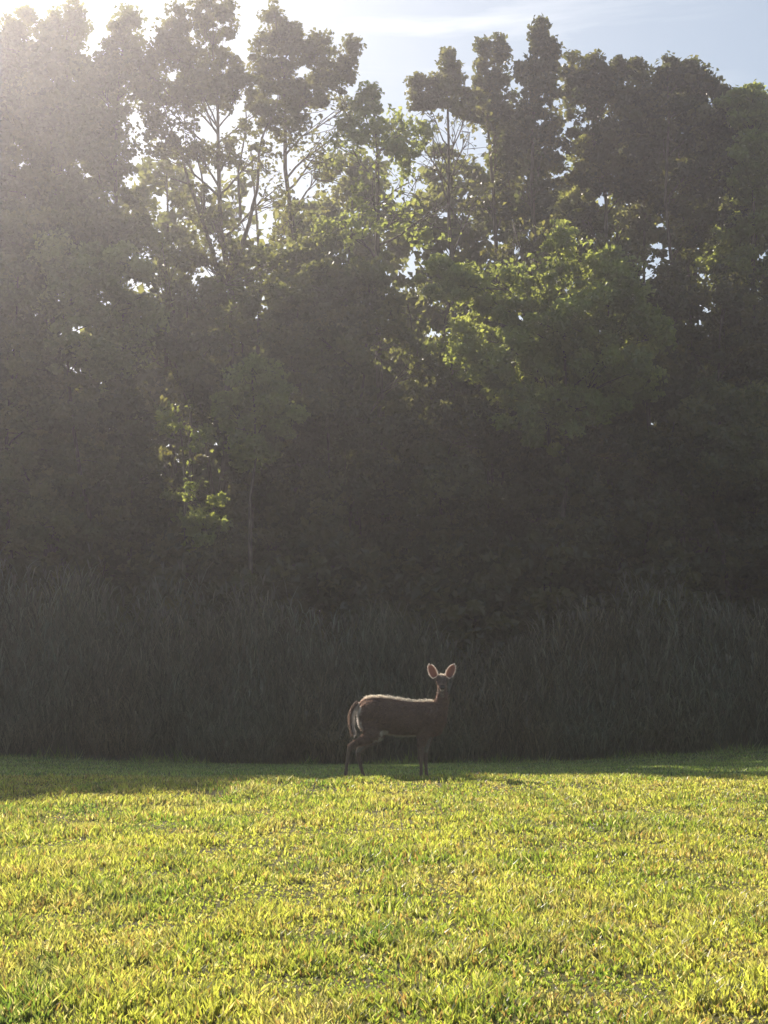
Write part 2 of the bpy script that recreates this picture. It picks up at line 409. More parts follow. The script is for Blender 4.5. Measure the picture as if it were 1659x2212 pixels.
# --- tall row
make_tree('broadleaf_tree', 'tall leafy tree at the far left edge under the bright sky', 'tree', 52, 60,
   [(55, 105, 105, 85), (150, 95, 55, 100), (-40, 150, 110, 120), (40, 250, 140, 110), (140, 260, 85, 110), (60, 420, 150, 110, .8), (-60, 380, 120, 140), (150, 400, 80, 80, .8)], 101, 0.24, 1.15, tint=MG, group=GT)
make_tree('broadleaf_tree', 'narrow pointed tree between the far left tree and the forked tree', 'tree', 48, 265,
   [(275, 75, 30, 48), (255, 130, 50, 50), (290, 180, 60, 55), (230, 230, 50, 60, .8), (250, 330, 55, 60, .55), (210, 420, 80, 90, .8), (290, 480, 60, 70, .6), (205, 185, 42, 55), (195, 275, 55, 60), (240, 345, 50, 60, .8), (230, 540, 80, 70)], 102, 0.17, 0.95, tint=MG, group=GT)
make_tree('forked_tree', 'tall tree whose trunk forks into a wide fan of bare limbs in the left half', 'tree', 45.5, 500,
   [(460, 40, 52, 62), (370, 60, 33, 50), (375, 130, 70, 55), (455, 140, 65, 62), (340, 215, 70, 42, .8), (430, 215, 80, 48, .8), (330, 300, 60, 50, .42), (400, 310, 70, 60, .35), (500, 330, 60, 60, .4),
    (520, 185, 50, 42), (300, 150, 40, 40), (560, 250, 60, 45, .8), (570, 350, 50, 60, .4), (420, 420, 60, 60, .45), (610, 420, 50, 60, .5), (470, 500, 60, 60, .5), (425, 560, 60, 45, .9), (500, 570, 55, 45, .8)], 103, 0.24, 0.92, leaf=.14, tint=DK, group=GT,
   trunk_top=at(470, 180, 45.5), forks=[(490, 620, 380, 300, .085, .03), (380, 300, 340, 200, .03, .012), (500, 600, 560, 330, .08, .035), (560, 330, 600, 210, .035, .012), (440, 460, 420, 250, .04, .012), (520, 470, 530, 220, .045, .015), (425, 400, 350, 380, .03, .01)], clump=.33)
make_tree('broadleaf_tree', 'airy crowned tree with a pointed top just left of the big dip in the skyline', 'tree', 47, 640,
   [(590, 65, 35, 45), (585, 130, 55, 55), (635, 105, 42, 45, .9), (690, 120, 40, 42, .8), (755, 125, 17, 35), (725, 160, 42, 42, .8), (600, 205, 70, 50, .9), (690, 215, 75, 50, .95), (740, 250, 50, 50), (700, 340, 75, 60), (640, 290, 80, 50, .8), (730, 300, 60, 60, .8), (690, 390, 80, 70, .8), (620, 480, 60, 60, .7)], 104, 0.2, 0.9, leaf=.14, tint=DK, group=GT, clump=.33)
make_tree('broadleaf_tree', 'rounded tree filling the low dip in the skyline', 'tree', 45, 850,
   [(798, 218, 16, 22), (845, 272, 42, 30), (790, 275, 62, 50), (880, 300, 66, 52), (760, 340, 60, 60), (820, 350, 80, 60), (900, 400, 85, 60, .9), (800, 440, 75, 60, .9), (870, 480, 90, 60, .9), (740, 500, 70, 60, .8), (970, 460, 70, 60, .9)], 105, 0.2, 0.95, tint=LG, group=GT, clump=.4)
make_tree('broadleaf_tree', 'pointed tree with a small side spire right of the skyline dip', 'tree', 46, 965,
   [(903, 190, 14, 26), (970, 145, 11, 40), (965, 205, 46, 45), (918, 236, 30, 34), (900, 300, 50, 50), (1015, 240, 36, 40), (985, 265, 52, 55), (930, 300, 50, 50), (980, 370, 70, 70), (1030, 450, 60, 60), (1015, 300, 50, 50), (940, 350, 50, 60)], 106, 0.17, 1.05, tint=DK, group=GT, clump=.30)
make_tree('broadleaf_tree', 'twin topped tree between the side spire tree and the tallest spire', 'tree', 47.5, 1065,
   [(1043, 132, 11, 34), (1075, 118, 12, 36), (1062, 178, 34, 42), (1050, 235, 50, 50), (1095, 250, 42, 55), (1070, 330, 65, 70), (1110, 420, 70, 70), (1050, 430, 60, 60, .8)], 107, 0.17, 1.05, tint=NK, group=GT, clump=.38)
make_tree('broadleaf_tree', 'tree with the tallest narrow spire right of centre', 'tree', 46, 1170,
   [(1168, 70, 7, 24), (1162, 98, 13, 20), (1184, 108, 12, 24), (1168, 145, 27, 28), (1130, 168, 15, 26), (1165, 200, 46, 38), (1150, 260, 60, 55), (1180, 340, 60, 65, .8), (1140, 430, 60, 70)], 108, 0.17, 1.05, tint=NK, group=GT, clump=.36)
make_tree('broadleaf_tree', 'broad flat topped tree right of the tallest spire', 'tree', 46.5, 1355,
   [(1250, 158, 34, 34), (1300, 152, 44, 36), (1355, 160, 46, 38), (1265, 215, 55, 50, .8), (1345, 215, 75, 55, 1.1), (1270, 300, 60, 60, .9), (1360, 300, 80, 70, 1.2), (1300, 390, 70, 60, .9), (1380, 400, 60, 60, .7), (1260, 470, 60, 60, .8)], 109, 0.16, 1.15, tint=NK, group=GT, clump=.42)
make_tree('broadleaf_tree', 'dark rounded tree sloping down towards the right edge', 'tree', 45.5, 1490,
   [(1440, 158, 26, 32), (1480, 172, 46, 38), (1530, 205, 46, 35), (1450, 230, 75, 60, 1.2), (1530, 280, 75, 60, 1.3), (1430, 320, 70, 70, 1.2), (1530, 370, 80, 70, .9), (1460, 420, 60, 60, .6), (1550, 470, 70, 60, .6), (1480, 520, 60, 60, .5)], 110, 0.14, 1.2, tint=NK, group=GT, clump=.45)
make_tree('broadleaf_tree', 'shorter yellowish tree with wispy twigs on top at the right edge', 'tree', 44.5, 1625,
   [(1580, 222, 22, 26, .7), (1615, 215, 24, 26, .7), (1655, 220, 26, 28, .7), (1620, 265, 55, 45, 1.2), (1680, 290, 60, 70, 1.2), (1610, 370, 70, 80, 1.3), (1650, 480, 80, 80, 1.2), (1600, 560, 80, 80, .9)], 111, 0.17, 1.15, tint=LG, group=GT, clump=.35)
# --- thin second stems seen below the crowns on the right
for k_, (tx_, lbl) in enumerate([(1508, 'slender pale stemmed tree close behind the dark rounded tree'), (1400, 'slender tree whose stem shows left of the twin pale stems')]):
    make_tree('slender_tree', lbl, 'tree', 48.5 + k_, tx_, [(tx_ - 20, 250, 50, 60), (tx_ + 30, 340, 50, 60), (tx_, 450, 45, 50, .6)], 130 + k_, 0.12, 1.0, tint=DK, group=GT)
# --- second row behind
row2 = [(-60, 75, 'deep left'), (110, 95, ''), (340, 300, ''), (560, 300, ''), (760, 330, ''), (960, 330, ''), (1130, 300, ''), (1310, 270, ''), (1500, 300, ''), (1690, 320, '')]
lab2 = ['dim tree behind the far left tree', 'dim tree filling in behind the far left and narrow trees', 'faint tree seen through the fan of the forked tree', 'faint tree behind the airy pointed crown',
        'tree behind the rounded dip tree', 'tree behind the side spire tree', 'tree behind the tallest spire', 'tree behind the flat topped crown', 'tree behind the dark rounded crown on the right', 'tree behind the wispy topped right edge tree']
for k_, ((px, py, _), lb) in enumerate(zip(row2, lab2)):
    rr_ = np.random.default_rng(300 + k_)
    open_ = 0.5 if k_ in (2, 3) else 1.0
    lob = [(px + rr_.uniform(-30, 30), py + 60, 90, 75, open_ * .8), (px - 60, py + 170, 85, 80, open_ * .8), (px + 60, py + 190, 90, 85, open_ * .75), (px, py + 310, 120, 90, open_ * .9), (px - 60, py + 430, 100, 95, .9), (px + 70, py + 440, 100, 95, .9), (px - 20, py + 560, 150, 90, .9), (px, 880, 140, 100, .8), (px + 70, 790, 100, 80, .8), (px - 30, 1010, 150, 90, .7)]
    make_tree('background_tree', lb, 'tree', 53 + rr_.uniform(-1.5, 1.5), px, lob, 300 + k_, 0.17, 1.2, leaf=.32, tint=MG, group='trees standing behind the tall row', clump=.6)

# --- understory in front
und = [
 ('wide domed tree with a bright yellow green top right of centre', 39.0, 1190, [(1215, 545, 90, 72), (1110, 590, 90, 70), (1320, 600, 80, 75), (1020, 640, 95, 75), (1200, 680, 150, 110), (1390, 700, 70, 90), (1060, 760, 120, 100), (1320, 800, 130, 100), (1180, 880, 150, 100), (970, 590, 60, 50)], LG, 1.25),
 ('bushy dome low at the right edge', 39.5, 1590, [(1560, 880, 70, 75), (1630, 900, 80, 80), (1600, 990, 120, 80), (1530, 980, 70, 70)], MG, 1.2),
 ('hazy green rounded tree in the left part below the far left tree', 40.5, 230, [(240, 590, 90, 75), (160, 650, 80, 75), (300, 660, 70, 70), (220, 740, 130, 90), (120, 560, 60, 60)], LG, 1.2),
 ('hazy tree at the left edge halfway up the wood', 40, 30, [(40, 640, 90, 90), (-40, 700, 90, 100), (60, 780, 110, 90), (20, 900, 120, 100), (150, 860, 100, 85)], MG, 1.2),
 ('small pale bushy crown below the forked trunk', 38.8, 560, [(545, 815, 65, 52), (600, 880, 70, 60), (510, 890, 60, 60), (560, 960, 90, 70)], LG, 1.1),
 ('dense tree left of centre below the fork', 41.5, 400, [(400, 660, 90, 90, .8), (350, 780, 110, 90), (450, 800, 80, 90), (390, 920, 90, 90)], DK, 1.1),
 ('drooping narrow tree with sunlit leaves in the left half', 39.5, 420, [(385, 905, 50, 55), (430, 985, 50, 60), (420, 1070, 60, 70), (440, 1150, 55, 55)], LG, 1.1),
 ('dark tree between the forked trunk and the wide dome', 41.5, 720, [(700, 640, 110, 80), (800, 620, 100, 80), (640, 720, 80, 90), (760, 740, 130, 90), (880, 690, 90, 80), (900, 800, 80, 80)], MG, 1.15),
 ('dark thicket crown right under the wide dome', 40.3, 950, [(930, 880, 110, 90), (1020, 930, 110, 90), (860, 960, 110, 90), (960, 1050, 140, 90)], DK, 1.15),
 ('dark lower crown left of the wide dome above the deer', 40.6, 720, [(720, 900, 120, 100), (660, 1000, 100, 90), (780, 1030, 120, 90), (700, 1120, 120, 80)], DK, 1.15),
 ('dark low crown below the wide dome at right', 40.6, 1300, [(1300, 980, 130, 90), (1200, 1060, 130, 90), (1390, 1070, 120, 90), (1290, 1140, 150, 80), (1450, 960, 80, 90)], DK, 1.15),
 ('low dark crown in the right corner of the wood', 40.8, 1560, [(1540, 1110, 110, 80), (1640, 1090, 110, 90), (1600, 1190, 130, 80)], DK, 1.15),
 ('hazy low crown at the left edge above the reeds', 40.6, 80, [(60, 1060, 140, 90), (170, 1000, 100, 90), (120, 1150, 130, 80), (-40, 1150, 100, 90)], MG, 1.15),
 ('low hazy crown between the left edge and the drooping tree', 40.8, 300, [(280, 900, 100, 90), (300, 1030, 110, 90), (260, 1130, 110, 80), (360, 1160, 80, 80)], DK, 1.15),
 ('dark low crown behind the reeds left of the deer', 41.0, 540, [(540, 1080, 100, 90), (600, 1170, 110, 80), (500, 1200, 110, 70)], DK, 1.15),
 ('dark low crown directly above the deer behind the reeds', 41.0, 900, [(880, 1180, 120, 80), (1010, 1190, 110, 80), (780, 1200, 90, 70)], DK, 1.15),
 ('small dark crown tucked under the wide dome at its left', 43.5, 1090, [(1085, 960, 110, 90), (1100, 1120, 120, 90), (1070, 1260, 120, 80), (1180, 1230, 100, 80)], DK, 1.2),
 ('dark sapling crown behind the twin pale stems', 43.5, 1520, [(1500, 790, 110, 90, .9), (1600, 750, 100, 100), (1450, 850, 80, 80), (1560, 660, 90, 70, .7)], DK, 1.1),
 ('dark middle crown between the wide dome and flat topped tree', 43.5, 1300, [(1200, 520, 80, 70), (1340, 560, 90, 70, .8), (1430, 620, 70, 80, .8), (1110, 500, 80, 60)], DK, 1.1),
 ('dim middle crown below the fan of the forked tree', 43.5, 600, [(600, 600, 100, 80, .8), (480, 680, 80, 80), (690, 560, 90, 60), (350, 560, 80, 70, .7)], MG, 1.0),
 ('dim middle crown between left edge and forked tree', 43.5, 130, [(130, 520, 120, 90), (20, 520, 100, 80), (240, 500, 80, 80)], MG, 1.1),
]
for k_, (lb, Y, tx_, lob, tint, dn) in enumerate(und):
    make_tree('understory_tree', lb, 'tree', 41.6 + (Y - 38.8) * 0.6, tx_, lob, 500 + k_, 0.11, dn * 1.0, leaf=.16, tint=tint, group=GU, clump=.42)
# --- dark fill behind the reeds
fl = ['left', 'l2', 'l3', 'l4', 'l5', 'l6', 'l7', 'l8']
lab3 = ['shrub mass behind the reeds at the left edge', 'shrub behind the reeds under the hazy low crowns', 'shrub behind the reeds under the drooping sunlit tree', 'shrub behind the reeds left of the deer rump',
        'shrub behind the reeds above the deer head', 'shrub behind the reeds right of the deer', 'shrub behind the reeds under the low dark crowns on the right', 'shrub mass behind the reeds at the right edge']
for k_, lb in enumerate(lab3):
    px = -60 + k_ * 250
    rr_ = np.random.default_rng(700 + k_)
    make_tree('shrub', lb, 'shrub', 42.4, px, [(px, 1330, 150, 130), (px + 60, 1500, 170, 120), (px - 60, 1480, 150, 120), (px + rr_.uniform(-40, 40), 1210, 130, 90), (px, 1590, 170, 70), (px + 125, 1330, 120, 130), (px - 120, 1290, 90, 90), (px + 20, 1400, 150, 120)], 700 + k_, 0.06, 1.1, leaf=.27, tint=DK, group='shrubs behind the reeds', clump=.5)
# --- woods behind at ground level, and shade-casting trees added outside the frame
for k_ in range(9):
    X = -24 + k_ * 5.2; rr_ = np.random.default_rng(800 + k_)
    make_tree('thicket_tree', ['thicket tree far left deep in the wood', 'thicket tree deep behind the far left tree', 'thicket tree deep behind the narrow pointed tree', 'thicket tree deep behind the forked tree', 'thicket tree deep behind the skyline dip',
              'thicket tree deep behind the twin topped tree', 'thicket tree deep behind the flat topped tree', 'thicket tree deep behind the dark rounded tree', 'thicket tree deep beyond the right edge'][k_], 'tree', 57,
              X, [(X, 4.0, 3.2, 2.6), (X + 1.5, 7.0, 2.6, 2.4), (X - 1.6, 8.0, 2.4, 2.2, .8), (X, 1.2, 3.2, 1.8), (X + .4, 10.6, 3.0, 2.2, .9), (X + 2.6, 4.6, 2.3, 3.0, 1.3), (X - 2.2, 5.6, 2.2, 3.0, 1.3)], 800 + k_, .15, 1.3, leaf=.5, tint=DK, group='thicket trees deep in the wood', world=True, clump=.8)
off = [(-13.6, 46.0, 'beside'), (-15.6, 46.6, ''), (-17.8, 46.0, ''), (-20.0, 46.6, ''), (-22.2, 46.0, ''), (-24.4, 46.6, ''), (-26.6, 46.0, ''), (13.5, 46, ''), (16.5, 46.5, ''),
       (-16.0, 54, ''), (-19.5, 54, ''), (-23, 54, ''), (-26.5, 54, ''), (-30, 54, '')]
for k_, (X, Y, _) in enumerate(off):
    H = float(np.interp(X, [-28, -26, -20, -17.8, -15.6, -13.4, 0, 20], [23.4, 23.2, 21.9, 20.95, 20.1, 19.0, 18, 17])) + (2.2 if Y > 50 else 0)  # heights of the added trees set to place the shadow edge
    make_tree('shadow_caster_tree', 'tall dense tree added just outside the frame for the lawn shadow edge', 'tree', Y, X,
        [(X - .9, H - 1.1, 1.1, 1.1, 1.8), (X + .9, H - 1.15, 1.1, 1.1, 1.8), (X, H - 1.1, 1.1, 1.1, 1.5), (X, H - 3.2, 2.3, 1.8, 1.4), (X, H - 5.5, 2.3, 2.4, 1.1), (X + .3, H - 9, 2.4, 2.6), (X - .3, H - 12.5, 2.4, 2.6), (X, H - 16, 2.4, 2.6), (X, 2.2, 2.2, 2.6)],
        900 + k_, .2, 1.0, leaf=.36, tint=DK, group='trees added outside the frame to cast shade', world=True, clump=.55, gaps=True)

# ------------------------------------------------------------ reeds
def reed_field():
    r = np.random.default_rng(12); n = 17000
    x = r.uniform(-15, 15, n); y = 38.45 + 2.7 * r.random(n) ** 1.1 + 0.5 * (vnoise(x * 1.3, x * 0) - .5) + 0.25 * np.sin(x * .9) + .2 * np.sin(x * 2.3)
    z0 = ground_z(x, y)
    px = 829.5 + x / y * FD
    H = np.interp(px, [-300, 0, 300, 600, 800, 950, 1150, 1400, 1659, 2000], [5.2, 5.2, 4.9, 4.5, 3.9, 3.5, 3.6, 4.1, 4.1, 4.2])
    H = H * .93 * (0.55 + .5 * r.random(n) ** .6) * (0.85 + .3 * vnoise(x * .9, y * 0)) * np.clip(.12 + (y - 38.5) * .75, .12, 1) * (.8 + .4 * vnoise(x * .35 + 9, y))
    Vs, Fq, Ft, Cs = [], [], [], []; o = 0
    base = np.stack([x, y, z0], 1)
    lean = r.normal(0, .05, (n, 2))
    tip = base + np.stack([lean[:, 0] * H, lean[:, 1] * H - .1, H], 1)
    def strip(a, m, b, w0, w1, sd):
        nonlocal o
        V = np.stack([a - sd * w0, a + sd * w0, m + sd * w1, m - sd * w1, b], 1).reshape(-1, 3); k = np.arange(len(a))[:, None] * 5 + o
        Vs.append(V); Fq.append(k + np.array([0, 1, 2, 3])); Ft.append(k + np.array([3, 2, 4])); o += len(V)
    an = r.random(n) * np.pi; sd = np.stack([np.cos(an), np.sin(an), 0 * an], 1)
    strip(base, (base + tip) / 2, tip, .006, .005, sd)
    c = np.array([.17, .18, .13]) * (.7 + .6 * r.random((n, 1))); Cs.append(np.repeat(c, 5, 0))
    for k in range(5):
        t = (r.random(n) * .85 + .12)[:, None]; a = base * (1 - t) + tip * t
        an = r.random(n) * 2 * np.pi; d = np.stack([np.cos(an), np.sin(an), 0 * an], 1)
        l = (.35 + .5 * r.random(n))[:, None]
        m = a + d * l * .28 + np.array([0, 0, 1]) * l * .5; b = a + d * l * .75 + np.array([0, 0, 1]) * l * r.uniform(.3, .95, (n, 1))
        s_ = np.stack([-d[:, 1], d[:, 0], d[:, 2]], 1)
        strip(a, m, b, .008, .014, s_)
        bz = np.clip(vnoise(x * .6 + 30, y * 1.2)[:, None] * 2 - .6, 0, 1); c = (np.array([.165, .19, .145]) * (1 - bz) + np.array([.20, .175, .12]) * bz) * (.45 + 1.1 * r.random((n, 1))); Cs.append(np.repeat(c, 5, 0))
    # plumes
    pk = r.random(n) < .16; T = tip[pk]; m_ = len(T)
    for k in range(4):
        an = r.random(m_) * 2 * np.pi; d = np.stack([np.cos(an), np.sin(an), 0 * an], 1)
        s_ = np.stack([-d[:, 1], d[:, 0], d[:, 2]], 1)
        strip(T - np.array([0, 0, .1]), T + d * .05 + np.array([0, 0, .08]), T + d * .12 + np.array([0, 0, .2]), .01, .022, s_)
        Cs.append(np.repeat(np.array([.17, .16, .12]) * (.7 + .5 * r.random((m_, 1))), 5, 0))
    me = mesh_raw('tall_reeds', np.vstack(Vs), [np.vstack(Fq), np.vstack(Ft)], M_REED, np.vstack(Cs))
    ob = link('tall_reeds', me); ob['kind'] = 'stuff'; ob['label'] = 'dense band of tall dark reeds along the foot of the wood'; ob['category'] = 'reeds'
reed_field()

# ------------------------------------------------------------ deer
KD, KX = 842.0, 892.0      # drawing units per metre for the doe
def ico(c, rad, n=2):
    import bmesh
    bm = bmesh.new(); bmesh.ops.create_icosphere(bm, subdivisions=n, radius=1)
    V = np.array([v.co[:] for v in bm.verts]) * np.array(rad) + np.array(c); F = np.array([[v.index for v in f.verts] for f in bm.faces]); bm.free()
    return V, np.zeros((0, 4), int), F
def dp(cx, cy, y=0.0): return np.array([(cx - 750) / KX, y, (1412 - cy) / KD])
def smooth_path(pts, k=4):
    pts = np.array(pts, float); t = np.arange(len(pts)); tt = np.linspace(0, len(pts) - 1, (len(pts) - 1) * k + 1)
    return np.stack([np.interp(tt, t, pts[:, i]) for i in range(pts.shape[1])], 1)
def limb(pts, sides=14):
    """pts: (crop x, crop y, depth, radius[, lateral radius])"""
    A = []
    for p in pts: A.append([*dp(p[0], p[1], p[2]), p[3], p[4] if len(p) > 4 else p[3]])
    A = smooth_path(A, 4)
    B = A.copy()
    for _ in range(2): B[1:-1] = (B[:-2] + 2 * B[1:-1] + B[2:]) / 4
    geo = [tube(B[:, :3], B[:, 3], sides, B[:, 4])]
    geo.append(ico(B[0, :3], (B[0, 3],) * 3, 2)); geo.append(ico(B[-1, :3], (B[-1, 3],) * 3, 2))
    return geo
def make_deer():
    DX, DY = at(829.5 + (820 + 750 / 4.1475 - 975) / 1.17541, 1640, 18.95)[0], 18.95
    root = thing('deer', 'brown doe standing side on at the shadow edge with her head turned to the camera', 'deer', (DX, DY, float(ground_z(DX, DY)) - .018))
    geo = []
    # torso: crop x, top, bottom, half width
    prof = [(366, 650, 800, .055), (385, 618, 850, .09), (410, 590, 890, .12), (450, 562, 920, .145), (520, 546, 935, .155), (600, 546, 930, .16), (700, 556, 946, .172), (800, 572, 960, .178), (900, 586, 960, .175),
            (1000, 594, 955, .162), (1080, 592, 950, .15), (1150, 592, 945, .138), (1210, 600, 925, .12), (1260, 630, 890, .10), (1295, 680, 830, .07)]
    P = np.array([dp(a, (b + c) / 2) for a, b, c, d in prof]); rz = np.array([(c - b) / 2 / KD * .965 for a, b, c, d in prof]); ry = np.array([d for *_, d in prof])
    sp = smooth_path(np.column_stack([P, rz, ry]), 3)
    n = 22; a = np.linspace(0, 2 * np.pi, n, endpoint=False)
    ca, sa = np.cos(a), np.sin(a)
    V = np.stack([np.repeat(sp[:, 0], n), (sp[:, 4][:, None] * ca * (1 - .10 * np.maximum(sa, 0))[None]).ravel(), (sp[:, 2][:, None] + sp[:, 3][:, None] * sa).ravel()], 1)
    m = len(sp); i = np.arange(m - 1)[:, None] * n; j = np.arange(n)[None]; k = (j + 1) % n
    Q = np.stack([i + j, i + k, i + n + k, i + n + j], -1).reshape(-1, 4)
    V = np.vstack([V, sp[0, :3], sp[-1, :3]]); j = np.arange(n); k = (j + 1) % n
    T = np.vstack([np.stack([k, j, np.full(n, m * n)], 1), np.stack([(m - 1) * n + j, (m - 1) * n + k, np.full(n, m * n + 1)], 1)])
    geo.append((V, Q, T))
    # neck and head, turned to the camera
    geo += limb([(1185, 740, 0, .14, .10), (1235, 665, 0, .095, .08), (1256, 600, 0, .072, .07), (1264, 530, .01, .058, .062), (1262, 460, .015, .052, .06), (1257, 400, .01, .055, .055)])
    geo += limb([(1256, 392, .035, .058), (1256, 385, -.01, .068), (1256, 398, -.06, .060), (1257, 422, -.11, .046), (1258, 447, -.16, .035), (1258, 462, -.195, .030)])
    geo += limb([(1256, 440, -.03, .045), (1257, 462, -.10, .032), (1258, 482, -.175, .020)])
    # legs
    geo += limb([(500, 700, -.06, .135, .08), (508, 830, -.085, .125, .07), (545, 915, -.095, .095, .055)])
    geo += limb([(545, 915, -.095, .085, .05), (470, 965, -.095, .070, .045), (370, 1010, -.095, .042, .032), (290, 1045, -.095, .034, .026), (272, 1090, -.095, .026, .022), (252, 1200, -.095, .0195), (240, 1300, -.095, .0185), (234, 1350, -.095, .022), (226, 1378, -.097, .018)])
    geo += limb([(505, 720, .06, .13, .08), (520, 850, .085, .12, .07), (570, 930, .095, .09, .055)])
    geo += limb([(570, 930, .095, .08, .05), (510, 985, .095, .065, .045), (430, 1045, .095, .044, .032), (366, 1098, .095, .034, .026), (368, 1150, .095, .026, .022), (390, 1240, .095, .0195), (410, 1310, .095, .0185), (426, 1352, .095, .022), (438, 1382, .095, .018)])
    geo += limb([(1130, 750, -.07, .12, .06), (1080, 860, -.085, .10, .055), (1052, 950, -.085, .068, .045), (1038, 1030, -.08, .043, .034), (1030, 1110, -.08, .032, .027), (1027, 1165, -.08, .030, .026), (1032, 1220, -.08, .020), (1036, 1290, -.08, .018), (1036, 1345, -.08, .022), (1032, 1378, -.083, .018)])
    geo += limb([(1150, 760, .07, .12, .06), (1115, 870, .085, .10, .055), (1105, 950, .085, .068, .045), (1096, 1030, .08, .043, .034), (1086, 1110, .08, .032, .027), (1082, 1170, .08, .030, .026), (1086, 1230, .08, .020), (1092, 1290, .08, .018), (1098, 1345, .08, .022), (1104, 1378, .08, .018)])
    # brisket
    geo.append(ico(dp(1185, 900), (.085, .07, .055), 2))
    V, Q, T = join(geo)
    me = mesh_raw('body', V, [Q, T], M_FUR)
    tmp = bpy.data.objects.new('tmp', me); COL.objects.link(tmp)
    md = tmp.modifiers.new('r', 'REMESH'); md.mode = 'VOXEL'; md.voxel_size = .0095; md.adaptivity = 0
    ms = tmp.modifiers.new('s', 'SMOOTH'); ms.factor = .5; ms.iterations = 6
    bpy.context.view_layer.update()
    dg = bpy.context.evaluated_depsgraph_get()
    body = bpy.data.meshes.new_from_object(tmp.evaluated_get(dg)); bpy.data.objects.remove(tmp)
    nv = len(body.vertices); co_ = np.zeros(nv * 3, np.float32); body.vertices.foreach_get('co', co_); co_ = co_.reshape(-1, 3)
    no = np.zeros(nv * 3, np.float32); body.vertices.foreach_get('normal', no); no = no.reshape(-1, 3)
    def coat(p, nn):
        cx = p[:, 0] * KX + 750; cy = 1412 - p[:, 2] * KD; y = p[:, 1]
        brown = np.array([.13, .088, .07]); white = np.array([.62, .58, .52]); dark = np.array([.045, .032, .026]); tan = np.array([.13, .095, .075])
        c = np.tile(brown, (len(p), 1)); c = c * (.85 + .3 * vnoise(cx * .05, cy * .05 + y * 30))[:, None]
        def put(c, col, m): m = np.clip(m, 0, 1)[:, None]; return c * (1 - m) + col * m
        c = put(c, tan, (cy - 980) / 120)
        # belly
        c = put(c, white, np.where((cx > 520) & (cx < 1120) & (cy < 1010), (-nn[:, 2] - .78) * 5, 0) + np.where((cx > 580) & (cx < 690) & (cy > 890) & (cy < 990), (-nn[:, 2] + .1) * 3, 0))
        c = put(c, white, (1 - ((cx - 645) / 52) ** 2 - ((cy - 918) / 34) ** 2) * 3 * (y < 0))
        # rump
        c = put(c, white * 1.3, np.where((cx < 430) & (cy > 640) & (cy < 1010), (-nn[:, 0] - .78) * 7, 0))
        # inner legs
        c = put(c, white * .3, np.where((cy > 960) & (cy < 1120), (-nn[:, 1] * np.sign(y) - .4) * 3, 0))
        # throat and chin
        c = put(c, white * .35, np.where((cx > 1190) & (cy > 455) & (cy < 560) & (y < -.0), (-nn[:, 1] - .1) * 1.2 - np.abs(cx - 1258) / 60 - .35, 0))
        c = put(c, white * .4, np.where((cy > 478) & (cy < 520) & (cx > 1180) & (y < -.12), 1.0, 0))
        # dark forehead and nose
        c = put(c, dark * 1.6, np.where((cx > 1180) & (cy < 420) & (y < -.02) & (nn[:, 2] > -.2), .7, 0))
        c = put(c, dark, np.where((cx > 1180) & (cy < 478) & (cy > 430) & (y < -.19), 1, 0))
        # hoof tops
        c = put(c, dark, (cy - 1340) / 40)
        return c
    cc = coat(co_, no)
    ca_ = body.color_attributes.new('tint', 'FLOAT_COLOR', 'POINT'); c4 = np.ones((nv, 4), np.float32); c4[:, :3] = cc; ca_.data.foreach_set('color', c4.ravel())
    m, t, o_ = new_mat('deer_coat'); aa = t.nodes.new('ShaderNodeAttribute'); aa.attribute_name = 'tint'
    p = t.nodes.new('ShaderNodeBsdfPrincipled'); p.inputs['Roughness'].default_value = .8; p.inputs['Sheen Weight'].default_value = .25; p.inputs['Specular IOR Level'].default_value = .2
    t.links.new(aa.outputs['Color'], p.inputs['Base Color']); t.links.new(p.outputs[0], o_.inputs['Surface'])
    M_COAT = m
    body.materials.clear(); body.materials.append(M_COAT); body.name = 'body'
    body.polygons.foreach_set('use_smooth', np.ones(len(body.polygons), bool))
    ob = link('body', body, root)
    # fur
    r = np.random.default_rng(3)
    def fur(name, P, N, C, ln, flow, seed, parent, w_=.0022):
        r = np.random.default_rng(seed); n = len(P)
        N = nrm(N); f = flow - N * np.sum(flow * N, 1, keepdims=True)
        d = nrm(N * .42 + f * .9 + r.normal(0, .16, (n, 3)))
        sd = nrm(np.cross(d, r.normal(size=(n, 3)))); l = (ln * (.6 + .7 * r.random(n)))[:, None]
        mid = P + d * l * .55 + N * l * .06
        V = np.stack([P - N * .002 - sd * w_, P - N * .002 + sd * w_, mid + sd * w_ * .7, mid - sd * w_ * .7, P + d * l], 1).reshape(-1, 3)
        k = np.arange(n)[:, None] * 5
        C5 = np.stack([C * .8, C * .8, C * 1.1, C * 1.1, C * 1.9 + .03], 1).reshape(-1, 3)  # tips painted paler to strengthen the sunlit outline
        return link(name, mesh_raw(name, V, [k + np.array([0, 1, 2, 3]), k + np.array([3, 2, 4])], M_FUR, np.minimum(C5, .45)), parent)
    pk = r.integers(0, nv, 46000); P0 = co_[pk] + r.normal(0, .003, (len(pk), 3)); N0 = no[pk]; C0 = cc[pk]
    cy = 1412 - P0[:, 2] * KD; cx = P0[:, 0] * KX + 750
    rim_light = np.clip((N0[:, 2] - .72) * 5, 0, 1) * (cy < np.interp(cx, [360, 400, 520, 700, 900, 1150, 1200], [640, 605, 560, 570, 600, 606, 620]) + 9)
    C0 = C0 * (1 - .85 * rim_light[:, None]) + np.array([.50, .43, .36]) * .9 * rim_light[:, None]  # pale hair colour paints the sunlit rim along the back
    ln = np.where(cy > 1040, .009, .020); ln = np.where((cx > 1180) & (cy < 500), .008, ln); ln = np.where((cx < 420) & (cy > 600) & (cy < 1000), .024, ln)
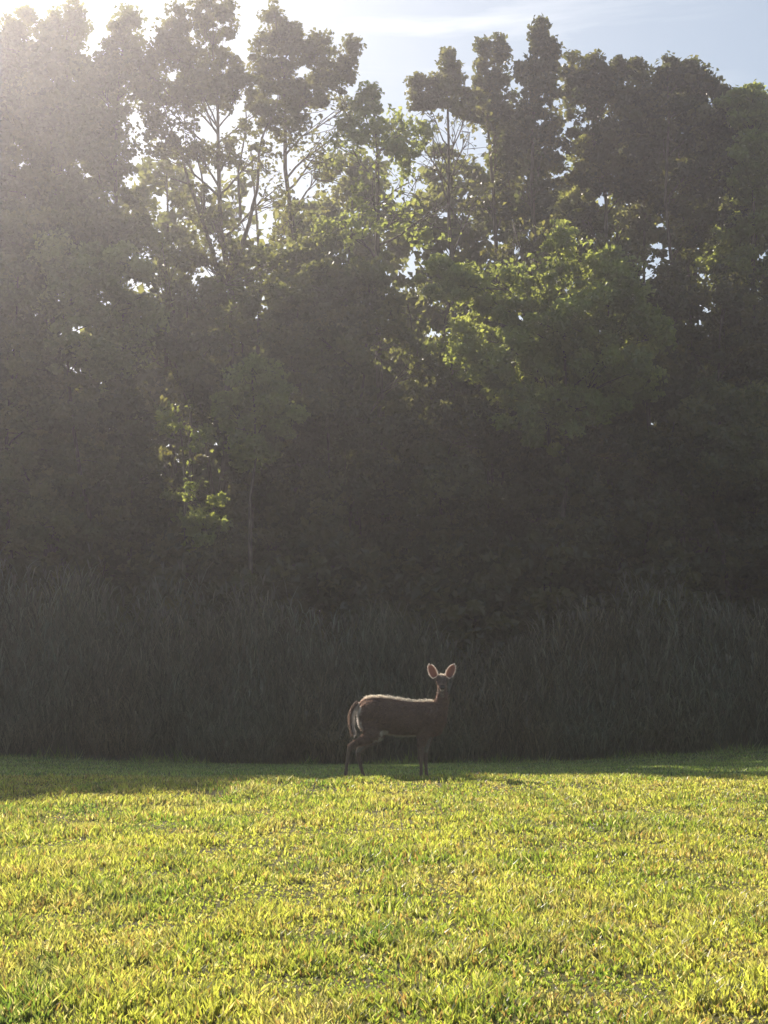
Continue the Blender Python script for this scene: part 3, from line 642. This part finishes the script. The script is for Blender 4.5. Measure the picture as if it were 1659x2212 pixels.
    flow = np.tile(np.array([-.85, 0, -.5]), (len(pk), 1)); flow[cy > 960] = (0, 0, -1); flow[(cx > 1180) & (cy < 560)] = (0, .3, -.9)
    ln = ln * (1 + 1.0 * rim_light)
    fur('fur', P0, N0, C0, ln, flow, 4, ob)
    # ears: cupped leaves open to the front
    M_EAR = M_COAT
    for s in (-1, 1):
        b = dp(1256 + s * 66, 362, .01); tipp = dp(1256 + s * 136 + (4 if s < 0 else 0), 236, -.005)
        ax = tipp - b; Ln = np.linalg.norm(ax); ax /= Ln
        fwd = nrm(np.array([-s * .15, -1.0, 0.05])); sd = nrm(np.cross(ax, fwd)); fwd = np.cross(sd, ax)
        nu, nvv = 15, 11; u = np.linspace(0, 1, nu); v = np.linspace(-1, 1, nvv)
        prof_w = np.interp(u, [0, .12, .35, .6, .82, .94, 1], [.022, .040, .050, .049, .036, .020, .004])
        U, Vv = np.meshgrid(u, v, indexing='ij'); W = prof_w[:, None] * np.ones_like(Vv)
        cup = np.interp(u, [0, .3, 1], [1.6, .85, .5])[:, None]
        ang = Vv * cup
        rr = W / np.maximum(np.sin(np.minimum(cup, 1.4)), .3)
        pts = b + ax * (U * Ln)[..., None] + sd * (rr * np.sin(ang))[..., None] + fwd * (rr * (np.cos(cup) - np.cos(ang)) - .0)[..., None]
        back = pts - fwd * .004
        V = np.vstack([pts.reshape(-1, 3), back.reshape(-1, 3)]); N1 = nu * nvv
        i, j = np.meshgrid(np.arange(nu - 1), np.arange(nvv - 1), indexing='ij'); q = (i * nvv + j).ravel()
        Q = np.stack([q, q + 1, q + nvv + 1, q + nvv], 1)
        edge = [k for k in range(nvv)] + [i * nvv + nvv - 1 for i in range(1, nu)] + [(nu - 1) * nvv + k for k in range(nvv - 2, -1, -1)] + [i * nvv for i in range(nu - 2, 0, -1)]
        E = np.array(edge); E2 = np.roll(E, -1); QE = np.stack([E, E2, E2 + N1, E + N1], 1)
        inner = np.array([.17, .10, .09]); outer = np.array([.09, .065, .055]); rimc = np.array([.55, .5, .46])
        e = np.clip(np.maximum(np.abs(Vv) - .72, 0) / .28 + np.maximum(U - .85, 0) * 3, 0, 1).reshape(-1, 1)
        C = np.vstack([inner * (1 - e) + rimc * e, outer * (1 - e * .6) + rimc * e * .6])
        eo = link('ear', mesh_raw('ear', V, [Q, Q[:, ::-1] + N1, QE], M_FUR, C, True), root)
        # white hair along the rim
        rk = r.integers(0, len(E), 500); PE = V[E[rk]] + r.normal(0, .0025, (500, 3)); NE = nrm(PE - (b + ax * Ln * .45))
        fur('ear_fringe', PE, NE, np.tile(rimc, (500, 1)), np.full(500, .011), np.tile(ax, (500, 1)), 20 + s, eo, .0016)
    # eyes, nose
    M_DARK = plain('wet_black', (.012, .010, .009), .18, .6)
    for s in (-1, 1):
        v, q, t = ico(dp(1256 + s * 47, 392, -.058), (.012, .016, .013), 2); link('eye', mesh_raw('eye', v, [t], M_DARK, None, True), root)
    v, q, t = join([ico(dp(1258, 461, -.222), (.022, .012, .015), 2), ico(dp(1258 - 12, 463, -.224), (.008, .009, .009), 2), ico(dp(1258 + 12, 463, -.224), (.008, .009, .009), 2)])
    link('nose', mesh_raw('nose', v, [t], M_DARK, None, True), root)
    # tail
    TP = smooth_path([[*dp(360, 618), .030, .022], [*dp(325, 650), .034, .024], [*dp(298, 710), .030, .020], [*dp(292, 790), .026, .017], [*dp(303, 860), .020, .013], [*dp(322, 915), .009, .007]], 4)
    v, q, t = tube(TP[:, :3], TP[:, 4], 12, TP[:, 3] * 1.2)
    tc_ = np.where((v[:, 0:1] > np.interp(v[:, 2], TP[::-1, 2], TP[::-1, 0])[:, None] + .003), np.array([[.62, .58, .52]]), np.array([[.11, .08, .062]]))
    tl = link('tail', mesh_raw('tail', v, [q, t], M_COAT, tc_, True), root)
    pk = r.integers(0, len(v), 3500); ctr = np.stack([np.interp(v[pk, 2], TP[::-1, 2], TP[::-1, 0]), 0 * pk, v[pk, 2]], 1)
    jit = r.normal(0, 1, (3500, 1)) * np.array([[.003, .003, .008]])
    fur('tail_hair', v[pk] + jit, v[pk] - ctr + 1e-4, tc_[pk] * np.array([1, 1, 1]), np.full(3500, .045), np.tile([-.1, 0, -1.0], (3500, 1)), 33, tl, .0018)
    # hooves: two toes each
    M_HOOF = plain('hoof_horn', (.035, .03, .027), .45)
    for (hx, hy) in ((222, -.097), (444, .095), (1034, -.083), (1110, .08)):
        geo = []
        for s in (-1, 1):
            p0 = dp(hx - 2, 1376, hy + s * .008); p1 = dp(hx + 8, 1408, hy + s * .013)
            geo.append(tube(np.array([p0, (p0 + p1) / 2, p1]), [.012, .019, .026], 8, [.009, .012, .013]))
        v, q, t = join(geo); v[:, 2] = np.maximum(v[:, 2], -.004)
        link('hoof', mesh_raw('hoof', v, [q, t], M_HOOF, None, False), root)
    return root
make_deer()

# ------------------------------------------------------------ haze
HAZE = 0.0015
V = np.array([[x, y, z] for x in (-320, 320) for y in (-220, 420) for z in (-4.0, 26.0)], float)
F = np.array([[0, 1, 3, 2], [4, 6, 7, 5], [0, 4, 5, 1], [2, 3, 7, 6], [0, 2, 6, 4], [1, 5, 7, 3]])
m, t, o = new_mat('haze_air')
pv = t.nodes.new('ShaderNodeVolumePrincipled'); pv.inputs['Density'].default_value = HAZE; pv.inputs['Anisotropy'].default_value = 0.79; pv.inputs['Color'].default_value = (.93, .90, .98, 1)
t.links.new(pv.outputs[0], o.inputs['Volume'])
h_ = link('haze', mesh_raw('haze', V, F, m)); h_['kind'] = 'stuff'
